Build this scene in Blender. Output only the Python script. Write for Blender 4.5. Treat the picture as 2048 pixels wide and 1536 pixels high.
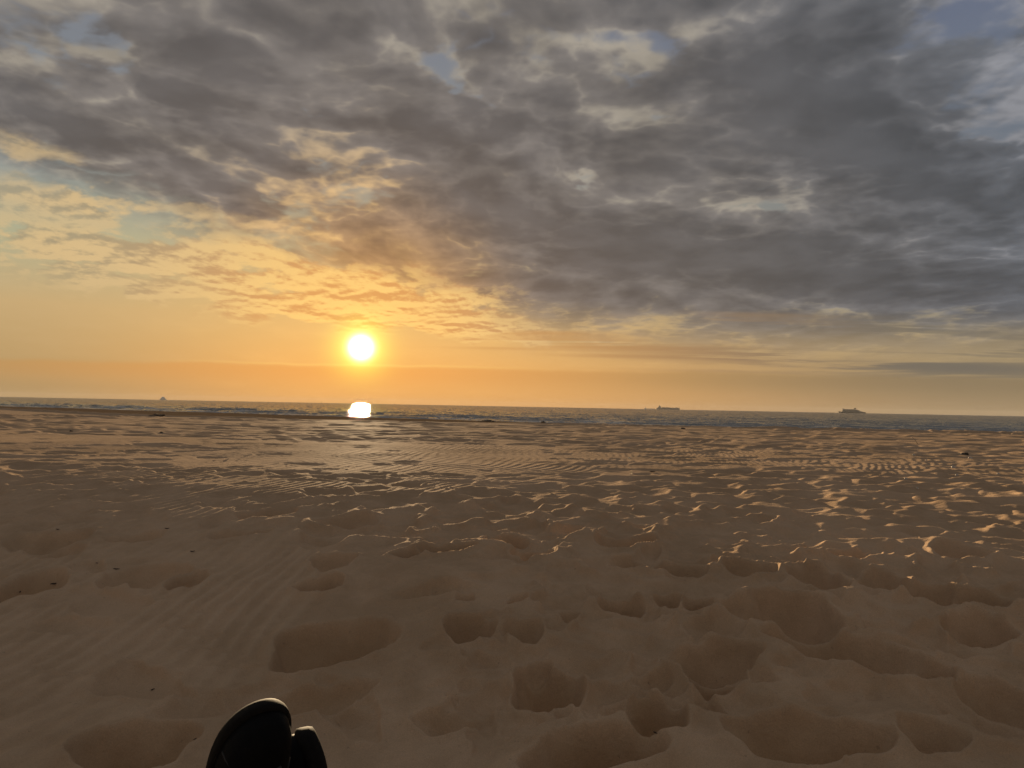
import bpy, math, random
import numpy as np
from mathutils import Vector, Matrix

for o in list(bpy.data.objects):
    bpy.data.objects.remove(o)
scene = bpy.context.scene
COL = scene.collection
R = math.radians

# ------------------------------------------------------------------ camera
F = 1538.0                       # focal length in photo pixels (photo 2048 wide)
CAM_H = 0.72
PITCH, ROLL = R(1.66), R(1.09)
cam_d = bpy.data.cameras.new('camera')
cam_d.sensor_fit = 'HORIZONTAL'
cam_d.sensor_width = 36.0
cam_d.lens = 36.0 * F / 2048.0
cam_d.clip_start = 0.02
cam_d.clip_end = 60000
cam = bpy.data.objects.new('camera', cam_d)
COL.objects.link(cam)
CROT = Matrix.Rotation(PITCH, 3, 'X') @ Matrix.Rotation(R(90), 3, 'X') @ Matrix.Rotation(ROLL, 3, 'Z')
cam.matrix_world = Matrix.Translation((0, 0, CAM_H)) @ CROT.to_4x4()
scene.camera = cam


def ray(px, py):
    return CROT @ Vector(((px - 1024) / F, (768 - py) / F, -1.0))


def uv(px, py):
    d = ray(px, py)
    return d.x / d.y, d.z / d.y


# ------------------------------------------------------------------ view
scene.view_settings.view_transform = 'Standard'
scene.view_settings.look = 'None'
scene.view_settings.exposure = 1.3
scene.view_settings.gamma = 1.0
scene.view_settings.use_curve_mapping = False
scene.cycles.volume_bounces = 0
scene.cycles.max_bounces = 6
scene.cycles.sample_clamp_indirect = 3.0

SUN_DIR = ray(722, 695).normalized()
SUN_EL = math.asin(SUN_DIR.z)
SUN_AZ = math.atan2(SUN_DIR.x, SUN_DIR.y)      # from +Y towards +X

sd = bpy.data.lights.new('sun', 'SUN')
sd.energy = 3.3
sd.angle = R(0.55)
sd.color = (1.0, 0.74, 0.44)
sun = bpy.data.objects.new('sun', sd)
COL.objects.link(sun)
sun.rotation_euler = SUN_DIR.to_track_quat('Z', 'Y').to_euler()


# ------------------------------------------------------------------ node expression helper
class G:
    """wraps one node tree; e() values are sockets with arithmetic"""
    def __init__(self, tree):
        self.t = tree

    def node(self, kind, **kw):
        n = self.t.nodes.new(kind)
        for k, v in kw.items():
            setattr(n, k, v)
        return n

    def set(self, sock, v):
        if isinstance(v, E):
            self.t.links.new(v.s, sock)
        else:
            sock.default_value = v

    def math(self, op, a, b=None, c=None, clamp=False):
        n = self.node('ShaderNodeMath', operation=op, use_clamp=clamp)
        self.set(n.inputs[0], a)
        if b is not None:
            self.set(n.inputs[1], b)
        if c is not None:
            self.set(n.inputs[2], c)
        return E(self, n.outputs[0])

    def vmath(self, op, a, b=None, out=0):
        n = self.node('ShaderNodeVectorMath', operation=op)
        self.set(n.inputs[0], a)
        if b is not None:
            self.set(n.inputs[1], b)
        return E(self, n.outputs[out])

    def xyz(self, x, y, z=0.0):
        n = self.node('ShaderNodeCombineXYZ')
        for i, v in enumerate((x, y, z)):
            self.set(n.inputs[i], v)
        return E(self, n.outputs[0])

    def sep(self, v):
        n = self.node('ShaderNodeSeparateXYZ')
        self.set(n.inputs[0], v)
        return [E(self, o) for o in n.outputs]

    def noise(self, vec, scale=1.0, detail=4.0, rough=0.55, lac=2.0, dist=0.0, color=False, dims='3D'):
        n = self.node('ShaderNodeTexNoise', noise_dimensions=dims)
        self.set(n.inputs['Vector'], vec)
        self.set(n.inputs['Scale'], scale)
        self.set(n.inputs['Detail'], detail)
        self.set(n.inputs['Roughness'], rough)
        self.set(n.inputs['Lacunarity'], lac)
        self.set(n.inputs['Distortion'], dist)
        return E(self, n.outputs['Color' if color else 'Fac'])

    def smooth(self, x, a, b, lo=0.0, hi=1.0, kind='SMOOTHSTEP'):
        n = self.node('ShaderNodeMapRange', interpolation_type=kind, clamp=True)
        for i, v in enumerate((x, a, b, lo, hi)):
            self.set(n.inputs[i], v)
        return E(self, n.outputs[0])

    def mix(self, f, a, b, mode='MIX'):
        n = self.node('ShaderNodeMix', data_type='RGBA', blend_type=mode, clamp_factor=True)
        self.set(n.inputs[0], f)
        for i, v in ((6, a), (7, b)):
            if isinstance(v, tuple):
                v = (*v, 1.0) if len(v) == 3 else v
            self.set(n.inputs[i], v)
        return E(self, n.outputs[2])

    def ramp(self, x, pts, interp='LINEAR'):
        n = self.node('ShaderNodeValToRGB')
        cr = n.color_ramp
        cr.interpolation = interp
        while len(cr.elements) < len(pts):
            cr.elements.new(0.5)
        for el, (p, c) in zip(cr.elements, pts):
            el.position = p
            el.color = (*c, 1.0) if isinstance(c, tuple) else (c, c, c, 1.0)
        self.set(n.inputs[0], x)
        return E(self, n.outputs[0])

    def curve(self, x, pts):
        n = self.node('ShaderNodeFloatCurve')
        cu = n.mapping.curves[0]
        n.mapping.use_clip = False
        while len(cu.points) < len(pts):
            cu.points.new(0.5, 0.5)
        for p, (a, b) in zip(cu.points, pts):
            p.location = (a, b)
        n.mapping.update()
        self.set(n.inputs[1], x)
        return E(self, n.outputs[0])


class E:
    def __init__(self, g, s):
        self.g, self.s = g, s
    def __add__(self, o): return self.g.math('ADD', self, o)
    __radd__ = __add__
    def __sub__(self, o): return self.g.math('SUBTRACT', self, o)
    def __rsub__(self, o): return self.g.math('SUBTRACT', o, self)
    def __mul__(self, o): return self.g.math('MULTIPLY', self, o)
    __rmul__ = __mul__
    def __truediv__(self, o): return self.g.math('DIVIDE', self, o)
    def __rtruediv__(self, o): return self.g.math('DIVIDE', o, self)
    def __pow__(self, o): return self.g.math('POWER', self, o)
    def max(self, o): return self.g.math('MAXIMUM', self, o)
    def min(self, o): return self.g.math('MINIMUM', self, o)
    def exp(self): return self.g.math('EXPONENT', self)


def srgb(r, g, b):
    def f(c):
        c /= 255.0
        return c / 12.92 if c <= 0.04045 else ((c + 0.055) / 1.055) ** 2.4
    return (f(r), f(g), f(b))


# ------------------------------------------------------------------ world: sky with a cloud deck
world = bpy.data.worlds.new('World')
scene.world = world
world.use_nodes = True
wt = world.node_tree
wt.nodes.clear()
g = G(wt)
tc = g.node('ShaderNodeTexCoord')
D = g.vmath('NORMALIZE', E(g, tc.outputs['Generated']))
dx, dy, dz = g.sep(D)
yy = dy.max(0.12)
u = dx / yy
v = dz / yy
V0 = g.xyz(u, v, 0.0)
wv = g.noise(g.vmath('MULTIPLY', V0, (9.0, 16.0, 1.0)), 1.0, 4.0, 0.6, color=True)
V2 = g.vmath('ADD', V0, g.vmath('MULTIPLY', g.vmath('SUBTRACT', wv, (0.5, 0.5, 0.5)), (0.16, 0.08, 0.0)))
zz = dz.max(0.0) + 0.15
P = g.xyz(dx / zz, dy / zz, 0.0)          # the cloud layer's own plane
warp = g.noise(P, 0.7, 2.0, 0.5, color=True)
Pw = g.vmath('ADD', P, g.vmath('MULTIPLY', g.vmath('SUBTRACT', warp, (0.5, 0.5, 0.5)), (0.4, 0.45, 0.0)))


def blob(px, py, rx, ry, ang=0.0):
    """soft patch of sky centred on one direction; sizes as angles, ang turns it"""
    cu, cv = uv(px, py)
    a = R(ang)
    ca, sa = math.cos(a), math.sin(a)
    d = g.vmath('SUBTRACT', V2, (cu, cv, 0.0))
    kx, ky = F / rx, F / ry
    p = g.vmath('DOT_PRODUCT', d, (ca * kx, sa * kx, 0), out=1)
    q = g.vmath('DOT_PRODUCT', d, (-sa * ky, ca * ky, 0), out=1)
    s = p * p + q * q
    return (s * -1.0).exp()


def total(items):
    acc = None
    for w, *b in items:
        t = blob(*b) * w
        acc = t if acc is None else acc + t
    return acc


zz3 = None
cosang = g.vmath('DOT_PRODUCT', D, tuple(SUN_DIR), out=1)
ang = g.math('ARCCOSINE', cosang.min(1.0).max(-1.0)) * (180 / math.pi)      # degrees from the sun

# clear sky: colour by height above the horizon, warm towards the sun's side
el = g.math('ARCSINE', dz.max(-1.0).min(1.0)) * (180 / math.pi)
e01 = g.math('DIVIDE', el, 30.0, clamp=True)
az = g.math('ARCTAN2', dx, dy) * (180 / math.pi)
daz = g.math('ABSOLUTE', az - math.degrees(SUN_AZ))
azr = az - math.degrees(SUN_AZ)
side = g.smooth(azr, -2.0, -24.0) + g.smooth(azr, 4.0, 46.0)                     # 0 at the sun's azimuth, 1 far from it
near = g.ramp(e01, [(0.00, srgb(234, 170, 94)), (0.07, srgb(238, 178, 100)), (0.17, srgb(228, 184, 116)),
                    (0.30, srgb(212, 186, 130)), (0.42, srgb(178, 176, 148)), (0.58, srgb(148, 158, 160)),
                    (0.80, srgb(122, 134, 150)), (1.0, srgb(104, 116, 142))])
left = g.ramp(e01, [(0.00, srgb(176, 142, 92)), (0.08, srgb(190, 158, 106)), (0.20, srgb(202, 172, 122)),
                    (0.34, srgb(178, 177, 144)), (0.48, srgb(150, 163, 160)), (0.62, srgb(136, 150, 162)),
                    (0.80, srgb(124, 134, 148)), (1.0, srgb(104, 114, 136))])
right = g.ramp(e01, [(0.00, srgb(156, 132, 98)), (0.07, srgb(160, 138, 102)), (0.17, srgb(180, 158, 118)),
                     (0.28, srgb(146, 144, 126)), (0.45, srgb(116, 124, 130)), (0.65, srgb(108, 120, 138)),
                     (0.85, srgb(98, 110, 138)), (1.0, srgb(84, 96, 134))])
rightness = g.smooth(az, -10.0, 14.0)
far = g.mix(rightness, left, right)
clear = g.mix(side, near, far)

# --- cloud cover
vb = g.curve(g.math('MULTIPLY_ADD', u, 0.7, 0.5, clamp=True),
             [((uv(x, y)[0]) * 0.7 + 0.5, uv(x, y)[1]) for x, y in
              ((-40, 300), (150, 340), (330, 400), (520, 470), (700, 535), (860, 580), (1020, 610),
               (1200, 630), (1500, 650), (1800, 645), (2090, 640))])
above = v - vb
coverA = g.smooth(above, -0.075, 0.07)
holes = total([
    (0.55, 215, 110, 70, 30, -15), (0.32, 60, 105, 50, 22, -30), (0.35, 150, 55, 45, 25, 30),
    (0.40, 270, 180, 60, 20, -50), (0.26, 380, 290, 110, 22, -38), (0.30, 480, 50, 90, 18, -15),
    (0.20, 610, 235, 70, 18, -10), (0.26, 650, 280, 60, 18, -8), (0.2, 740, 230, 60, 14, -25),
    (0.50, 850, 115, 120, 26, -25), (0.36, 960, 185, 60, 18, -30), (0.22, 620, 20, 70, 14, -15),
    (0.46, 1175, 75, 110, 32, 0), (0.50, 1320, 70, 110, 34, 5), (0.34, 1250, 130, 60, 60, 0),
    (0.36, 1360, 150, 60, 40, -20), (0.42, 1260, 225, 80, 26, 10), (0.28, 1080, 130, 50, 40, -30),
    (0.72, 1965, 40, 130, 50, 5), (0.35, 1800, 100, 110, 30, 10), (0.30, 1500, 30, 60, 16, 0),
    (0.46, 1155, 345, 34, 10, -35), (0.42, 1490, 400, 80, 12, -8), (0.50, 1640, 372, 120, 28, 4),
    (0.44, 1580, 415, 90, 16, 0), (0.34, 1960, 270, 120, 18, 12), (0.38, 1085, 530, 90, 12, -8),
    (0.34, 1900, 545, 130, 18, 14), (0.20, 1870, 350, 90, 10, 5), (0.2, 410, 430, 120, 20, -6),
    (0.18, 720, 390, 70, 14, -5), (0.18, 560, 440, 80, 14, 8), (0.16, 840, 490, 60, 16, 20),
    (0.24, 1660, 140, 60, 12, -10), (0.30, 1640, 620, 180, 9, -2), (0.22, 1050, 410, 60, 12, -20),
])
thick = total([
    (0.22, 430, 110, 120, 60, -10), (0.20, 80, 230, 170, 40, -22), (0.16, 380, 230, 150, 35, -30),
    (0.22, 1560, 200, 320, 130, -15), (0.22, 1850, 330, 200, 70, 0), (0.25, 1350, 500, 380, 80, -3),
    (0.18, 900, 270, 180, 60, -15), (0.16, 700, 60, 160, 40, 0), (0.20, 1750, 560, 300, 45, 0),
    (0.16, 950, 420, 160, 45, -20), (0.14, 330, 330, 150, 26, -28), (0.12, 1200, 300, 160, 50, -10),
])
STRETCH = (1.0, 0.85, 1.0)
Ps = g.vmath('MULTIPLY', Pw, STRETCH)
toward = (SUN_DIR.x / SUN_DIR.z, SUN_DIR.y / SUN_DIR.z, 0.0)
Tn = g.vmath('NORMALIZE', g.vmath('SUBTRACT', toward, P))


def cloudnoise(vec):
    a = g.noise(vec, 2.3, 4.0, 0.52)
    b = g.math('ABSOLUTE', g.noise(vec, 5.0, 3.0, 0.5) * 2.0 - 1.0) * 0.80 + 0.36
    c = g.noise(vec, 15.0, 3.0, 0.55)
    return a * 0.50 + b * 0.38 + c * 0.12


n0 = cloudnoise(Ps)
n1 = cloudnoise(g.vmath('ADD', Ps, g.vmath('MULTIPLY', Tn, (0.10, 0.07, 0.0))))
field = n0 + thick * 0.8 - holes * 0.25
depth = (field - 0.318) * 5.2
dens = g.smooth(depth, 0.0, 1.0) * coverA
slope = n0 - n1                          # >0 on the side of a lump that faces the sun

# deck colours: thick parts dark, thin edges bright; warmer and lighter near the sun
dark = g.mix(g.smooth(ang, 2.0, 14.0), srgb(156, 118, 80), srgb(95, 92, 92))
dark = g.mix(g.smooth(ang, 22.0, 48.0), dark, srgb(79, 82, 88))
mid = g.mix(g.smooth(ang, 2.0, 15.0), srgb(196, 150, 96), srgb(119, 114, 111))
mid = g.mix(g.smooth(ang, 24.0, 50.0), mid, srgb(98, 102, 110))
edge = g.mix(g.smooth(ang, 4.0, 20.0), srgb(236, 190, 122), srgb(158, 150, 138))
edge = g.mix(g.smooth(ang, 28.0, 50.0), edge, srgb(138, 140, 148))
t = depth * 0.72 - slope * 5.5 * g.smooth(v, 0.08, 0.26, 0.25, 1.0)
deck = g.mix(g.smooth(t, 0.05, 0.62), edge, mid)
deck = g.mix(g.smooth(t, 0.40, 1.25), deck, dark)
mott = g.noise(Ps, 4.5, 4.0, 0.5)
deck = g.vmath('SCALE', deck)
deck.s.node.inputs['Scale'].default_value = 1.0
g.set(deck.s.node.inputs['Scale'], g.smooth(mott, 0.30, 0.70, 0.82, 1.18))
col = g.mix(g.smooth(dens, -0.15, 0.75), g.mix(coverA * 0.35, clear, mid), deck)

# --- lower, sunlit altocumulus field on the left and over the sun
lowband = g.smooth(above, -0.30, -0.10) * g.smooth(above, 0.05, -0.02) * g.smooth(u, 0.16, -0.08)
lowband2 = total([(0.9, 120, 490, 320, 70, -8), (0.8, 180, 400, 260, 30, -6), (0.9, 520, 540, 330, 50, -10),
                  (1.0, 760, 590, 260, 60, -8), (0.8, 900, 650, 240, 30, -6), (0.5, 420, 600, 260, 20, -8),
                  (0.7, 40, 310, 110, 22, -10), (0.4, 620, 640, 200, 14, -4)])
Pl = g.vmath('MULTIPLY', Pw, (1.0, 0.75, 1.0))
m0 = g.noise(Pl, 4.4, 6.0, 0.60)
m1 = g.noise(g.vmath('ADD', Pl, g.vmath('MULTIPLY', Tn, (0.04, 0.04, 0.0))), 4.4, 6.0, 0.60)
ld = g.smooth(m0 + (lowband2.min(1.0)) * 0.26, 0.56, 0.68) * g.smooth(v, 0.02, 0.06)
lshade = g.smooth((m0 - m1) * 6.0 - (m0 - 0.55) * 1.3, -0.45, 0.30)
llit = g.mix(g.smooth(ang, 2.0, 18.0), srgb(250, 204, 122), srgb(216, 186, 136))
ldrk = g.mix(g.smooth(ang, 3.0, 20.0), srgb(212, 152, 92), srgb(166, 150, 120))
low = g.mix(lshade, ldrk, llit)
col = g.mix(ld * lowband2.min(1.0) * 0.92, col, low)

# --- thin dark streaks low on the right, and the bank along the horizon
sv = g.xyz(u * 3.2, v * 85.0, 0.3)
s0 = g.noise(sv, 1.0, 5.0, 0.55, dist=0.4)
V2w, V2 = V2, V0
streakzone = total([(1.0, 1750, 655, 330, 16, -1), (0.8, 1350, 700, 380, 14, -2), (1.0, 1850, 735, 420, 22, -1),
                    (0.5, 1080, 668, 200, 12, -2), (0.8, 2000, 695, 160, 18, 0), (0.35, 1150, 690, 150, 8, -2)])
st = g.smooth(s0 + streakzone * 0.11, 0.52, 0.61) * streakzone.min(1.0)
stc = g.mix(g.smooth(ang, 8.0, 40.0), srgb(198, 148, 92), srgb(112, 106, 96))
col = g.mix(st * 0.8, col, stc)
thin = total([(1.0, 1760, 651, 230, 5, 0), (0.8, 1350, 697, 150, 4, 0), (0.7, 1240, 712, 130, 4, 0), (1.0, 1900, 735, 330, 13, 0),
              (0.8, 1500, 718, 300, 5, 0), (0.7, 1800, 690, 300, 5, 0), (0.6, 1090, 666, 120, 4, 0), (0.6, 1010, 697, 110, 3, 0),
              (0.7, 2000, 760, 260, 9, 0), (0.5, 1420, 742, 200, 4, 0), (0.8, 1600, 632, 200, 6, 0)])
thin = thin.min(1.0) * g.smooth(s0, 0.34, 0.56)
col = g.mix(thin * 0.75, col, stc)
bank_top = 0.0465 + 0.0 
bn = g.noise(g.xyz(u * 3.0, 0.0, 0.0), 2.0, 4.0, 0.5) * 0.012 + g.noise(V0, 14.0, 4.0, 0.6) * 0.004
bank = g.smooth(v - bn, bank_top - 0.003, bank_top - 0.010)
bankc = g.mix(g.smooth(daz, 0.0, 30.0), srgb(230, 164, 90), srgb(182, 144, 92))
bankc = g.mix(g.smooth(az, 4.0, 32.0), bankc, srgb(140, 122, 94))
bank_fade = g.smooth(v, 0.012, 0.040)
col = g.mix(bank * bank_fade * 0.85, col, bankc)
rim = (((v - bn - (bank_top - 0.0045)) * 700.0) ** 2.0 * -1.0).exp() * g.smooth(daz, 16.0, 2.0)
col = g.mix(rim * 0.30, col, srgb(255, 212, 120))

# the sky overhead and behind the viewer: out of view, toned to set the fill light on the sand
col = g.mix(g.smooth(dy, 0.35, -0.35), col, g.mix(g.smooth(n0, .35, .65), srgb(102, 101, 104), srgb(120, 116, 113)))

# --- the sun and its glow
E1 = (ang * ang * (-1 / (2 * 0.43 ** 2))).exp() * 7.0
E2 = (ang * ang * (-1 / (2 * 1.20 ** 2))).exp()
E3 = (ang * -0.30).exp()
def scaled(e, c):
    return g.vmath('MULTIPLY', g.xyz(e, e, e), c)
glow = g.vmath('ADD', scaled(E1, (1.0, 1.0, 1.0)), scaled(E2, (0.55, 0.78, 0.07)))
glow = g.vmath('ADD', glow, scaled(E3 * (1.0 - dens * 0.75), (0.12, 0.055, 0.0)))
col = g.vmath('ADD', col, glow)

# faint physical sky underneath everything (sun disc off, same direction as the lamp)
sky = g.node('ShaderNodeTexSky', sky_type='NISHITA', sun_disc=False, sun_elevation=SUN_EL,
             sun_rotation=SUN_AZ, air_density=1.6, dust_density=3.0, ozone_density=1.2)
WSTR = 0.1
k = 1.0 / (WSTR * 2.0 ** scene.view_settings.exposure)
fin = g.vmath('MULTIPLY', col, (k * 0.96,) * 3)
fin = g.vmath('ADD', fin, g.vmath('MULTIPLY', E(g, sky.outputs[0]), (0.02,) * 3))
bg = g.node('ShaderNodeBackground')
g.set(bg.inputs[0], fin)
bg.inputs[1].default_value = WSTR
out = g.node('ShaderNodeOutputWorld')
wt.links.new(bg.outputs[0], out.inputs[0])
world.cycles.sampling_method = 'MANUAL'
world.cycles.sample_map_resolution = 512
#SKYEND

# ------------------------------------------------------------------ numeric noise for the terrain
def hash2(ix, iy, seed):
    h = (ix.astype(np.int64) * 374761393 + iy.astype(np.int64) * 668265263 + seed * 974634777) & 0xFFFFFFFF
    h = ((h ^ (h >> 13)) * 1274126177) & 0xFFFFFFFF
    h = (h ^ (h >> 16)) & 0xFFFFFFFF
    return h


def perlin(x, y, seed=0):
    x0, y0 = np.floor(x), np.floor(y)
    fx, fy = (x - x0).astype(np.float32), (y - y0).astype(np.float32)
    ix, iy = x0.astype(np.int64), y0.astype(np.int64)
    sx = fx * fx * fx * (fx * (fx * 6 - 15) + 10)
    sy = fy * fy * fy * (fy * (fy * 6 - 15) + 10)

    def gr(i, j, ax, ay):
        a = hash2(i, j, seed).astype(np.float32) * (2 * math.pi / 4294967296.0)
        return np.cos(a) * ax + np.sin(a) * ay
    n00 = gr(ix, iy, fx, fy)
    n10 = gr(ix + 1, iy, fx - 1, fy)
    n01 = gr(ix, iy + 1, fx, fy - 1)
    n11 = gr(ix + 1, iy + 1, fx - 1, fy - 1)
    return ((n00 * (1 - sx) + n10 * sx) * (1 - sy) + (n01 * (1 - sx) + n11 * sx) * sy) * 1.41


def fbm(x, y, seed=0, octv=4, gain=0.5):
    s, a = 0.0, 1.0
    for i in range(octv):
        s = s + a * perlin(x * 2 ** i + 17.3 * i, y * 2 ** i - 9.1 * i, seed + i)
        a *= gain
    return s


def sstep(x, a, b):
    t = np.clip((x - a) / (b - a), 0, 1)
    return t * t * (3 - 2 * t)


SEA = -1.98
CRX = [-2.0, -.80, -.666, -.56, -.44, -.2, 0.0, .3, .666, 2.0]      # x/y of the crest line ...
CRY = [60, 58, 54, 44, 38, 38, 37, 35, 32.5, 30]                    # ... and how far ahead it lies


def base_height(x, y):
    """beach without footprints: slope up from the viewer, dry plateau, berm, wet slope to the sea"""
    w = 0.35 * perlin(x * 0.16 + 3.1, y * 0.16, 5) + 0.10 * perlin(x * 0.6, y * 0.6, 6)
    ux = x / np.maximum(y, 0.8)
    yk = y + w * 2.0 + np.interp(ux, [-.7, -.3, -.1, .1, .35, .7], [-1.1, -.5, .3, .5, .5, .4]) * sstep(y, 1.0, 3.0) * sstep(y, 12.0, 6.0)
    z = np.interp(yk, [-60, -6, -1.5, 1.2, 2.0, 3.0, 3.7, 4.5, 6.5, 8.0, 14, 22, 40],
                  [2.5, 0.55, .05, 0.0, 0.082, 0.208, .262, .278, .272, .262, .20, .08, -.16])
    u_ = x / np.maximum(y, 4.0)
    cy = np.interp(u_, CRX, CRY) + 0.8 * perlin(x * 0.11, y * 0.02, 8)
    over = y - cy
    coast = 136 - 0.565 * x + 3.0 * perlin(x * 0.02, y * 0.02, 9)
    zc = np.interp(cy, [22, 40, 60], [.08, -.16, -.16])
    z = np.where(y > 22, np.interp(np.minimum(yk, cy), [22, 40, 60], [.08, -.16, -.16]), z)
    tt = np.clip(over / np.maximum(coast - cy, 5.0), 0, 3)
    drop = (zc - SEA) * tt
    z = np.where(over > 0, zc - drop - 0.10 * sstep(over, 0.0, 2.5) * sstep(tt, 1.0, 0.6), z)
    ridge = np.where(over > 0, np.exp(-(over / 0.9) ** 2), np.exp(-(over / 0.6) ** 2))
    z = z + 0.10 * ridge * np.interp(u_, [-.7, -.40, -.30, -.05, .1, .8], [1.0, 1.1, .25, .2, .9, 1.1]) * (1 + 0.5 * perlin(x * 0.5, y * 0.3, 12))
    return np.maximum(z, SEA - 3.0)


def ground_at(px, py):
    d = ray(px, py)
    t = 0.3
    while t < 300:
        p = d * t
        if CAM_H + p.z < float(base_height(np.array([p.x]), np.array([p.y]))[0]):
            break
        t *= 1.004
    return d.x * t, d.y * t, CAM_H + d.z * t


# polar sheet: fine inside the view, coarse outside
t_in = np.linspace(-42.5, 42.5, 1150)
t_out_r = np.concatenate([42.5 + np.cumsum(np.linspace(0.15, 4.0, 50))])
t_out_r = t_out_r[t_out_r < 178]
TH = np.radians(np.concatenate([-t_out_r[::-1], t_in, t_out_r]))
RR = [0.25]
while RR[-1] < 1600:
    r_ = RR[-1]
    k_ = 0.0045 if r_ < 1.2 else 0.0028 if r_ < 9 else 0.0038 if r_ < 40 else 0.0055 if r_ < 72 else 0.02
    RR.append(r_ * (1 + k_))
RR = np.array(RR)
NR, NT = len(RR), len(TH)
LR = np.log(RR)
RG, TG = np.meshgrid(RR, TH, indexing='ij')
X = (RG * np.sin(TG)).astype(np.float64)
Y = (RG * np.cos(TG)).astype(np.float64)
Z = base_height(X, Y)
dry = 1.0 - sstep(Y - np.interp(X / np.maximum(Y, 4.0), CRX, CRY), -1.0, 1.5)
dryb = dry * sstep(Y, -3.0, 0.0) if False else dry
nearf = 1.0 / (1.0 + (RG / 60.0) ** 2)
# gentle hummocks and trampled unevenness
lump = fbm(X * 1.3, Y * 1.3, 21, 2) * (0.0035 + 0.006 * sstep(Y, 4.0, 2.6)) + fbm(X * 0.45, Y * 0.45, 31, 2) * 0.010
Z += lump * (0.12 + 0.88 * dry)
rugged = sstep(fbm(X * 0.35 + 5, Y * 0.35, 44, 2) + 0.25 * sstep(X, -0.5, 2.0), -0.15, 0.45)
crease = 1.0 - np.abs(fbm(X * 2.6 + 0.3 * perlin(X * 3, Y * 3, 3), Y * 3.4, 52, 3)) * 2.0
Z += np.clip(crease, 0, 1) ** 2.2 * (0.004 + 0.003 * sstep(X, 0.2, 1.2)) * rugged * dry * sstep(RG, 4.6, 3.0)
Zs = Z.copy()

shadem = np.zeros_like(Z)  # shade of the hollows, painted into the sand colour
pitmask = np.zeros_like(Z)          # where feet have pressed (no ripples there)


def stamp(cx, cy, ra, rb, ang, depth, rimh=0.35, rough=0.25, seed=0, soft=1.0, damp=0.0, wipe=None, tread=0.0):
    """one footprint or scooped hollow pressed into the sheet, with a pushed-up rim"""
    rad = max(ra, rb) * 1.75
    r0 = math.hypot(cx, cy)
    th0 = math.atan2(cx, cy)
    dr, dth = rad, math.asin(min(1, rad / max(r0, rad + 1e-3)))
    i0, i1 = np.searchsorted(RR, [r0 - dr, r0 + dr])
    j0, j1 = np.searchsorted(TH, [th0 - dth, th0 + dth])
    if i1 <= i0 or j1 <= j0:
        return
    x = X[i0:i1, j0:j1] - cx
    y = Y[i0:i1, j0:j1] - cy
    c, s = math.cos(ang), math.sin(ang)
    a = (x * c + y * s) / ra
    b = (-x * s + y * c) / rb
    n = perlin(a * 1.3 + seed * 7.7, b * 1.3 - seed * 3.1, 70 + seed % 13)
    n2 = perlin(a * 4.0 + seed * 2.7, b * 4.0, 90 + seed % 7)
    rho = np.sqrt(a * a + b * b + 0.35 * a * b * math.sin(seed)) * (1 + rough * n + rough * 0.14 * n2 + 0.10 * np.cos(3 * np.arctan2(b, a) + seed))
    if depth > 0:
        zb, zc_ = Zs[i0:i1, j0:j1], Z[i0:i1, j0:j1]
        ins = rho < 1.15
        if not ins.any():
            return
        loc = zb + float((zc_ - zb)[ins].mean())
        mm = sstep(rho, 1.12, 0.80) * (0.85 if wipe is None else wipe)
        Z[i0:i1, j0:j1] = zc_ * (1 - mm) + loc * mm
        bowl = -depth * np.clip(1.12 * (1 - rho ** 1.9), 0, 1.1) ** soft * (1 + 0.3 * n)
        rim = depth * rimh * np.exp(-np.where(rho < 1.03, (1.03 - rho) / 0.07, (rho - 1.03) / 0.20)) * np.clip(0.85 + 0.5 * n, 0, 2)
        if tread:
            bowl = bowl + tread * np.sin(a * ra / 0.0042 * 0.9 + 1.2 * np.sin(b * 3)) * sstep(rho, 0.95, 0.75)
    else:
        bowl = -depth * np.clip(1 - rho ** 1.4, 0, 1) ** 1.3
        rim = 0.0
    Z[i0:i1, j0:j1] += bowl + rim
    m = np.clip(1.25 - rho, 0, 1)
    pitmask[i0:i1, j0:j1] = np.maximum(pitmask[i0:i1, j0:j1], m * 2)
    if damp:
        psm = sstep(rho + 0.05 * n2, 1.02, 0.70) * damp
        shadem[i0:i1, j0:j1] = np.maximum(shadem[i0:i1, j0:j1], psm)


def hollow(px, py, w, h, tilt=0.0, depth=0.03, **kw):
    """a hollow given by where the photograph shows it: centre and width / height there"""
    gx, gy, gz = ground_at(px, py)
    hc = CAM_H - gz
    ra = w * 0.5 * gy / F
    # height on the slope: the ground rises ahead, so it is seen less foreshortened
    sl = float(base_height(np.array([gx]), np.array([gy + .1]))[0] - base_height(np.array([gx]), np.array([gy - .1]))[0]) / .2
    rb = h * 0.5 * gy / F / max((hc / gy + sl), 0.02)
    rb = min(rb, ra * 2.2)
    stamp(gx, gy, ra, rb, tilt, depth, seed=int(px + py), **kw)


rnd = random.Random(11)
# general trampling: many prints everywhere on the dry beach, thinner where wind ripples survive
def ripple_zone(x, y):
    u_, d_ = x / max(y, .5), y
    n = float(perlin(np.array([x * 0.30 + 2.0]), np.array([y * 0.22]), 61)[0])
    z = 0.30 + 1.1 * n
    if u_ < -0.25 and d_ < 3.2:
        z += 0.9
    if 5.0 < d_ < 9.5 and -0.35 < u_ < 0.1:
        z += 0.35
    if 3.6 < d_ < 6.0 and 0.12 < u_ < 0.45:
        z += 0.35
    return z


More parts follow.
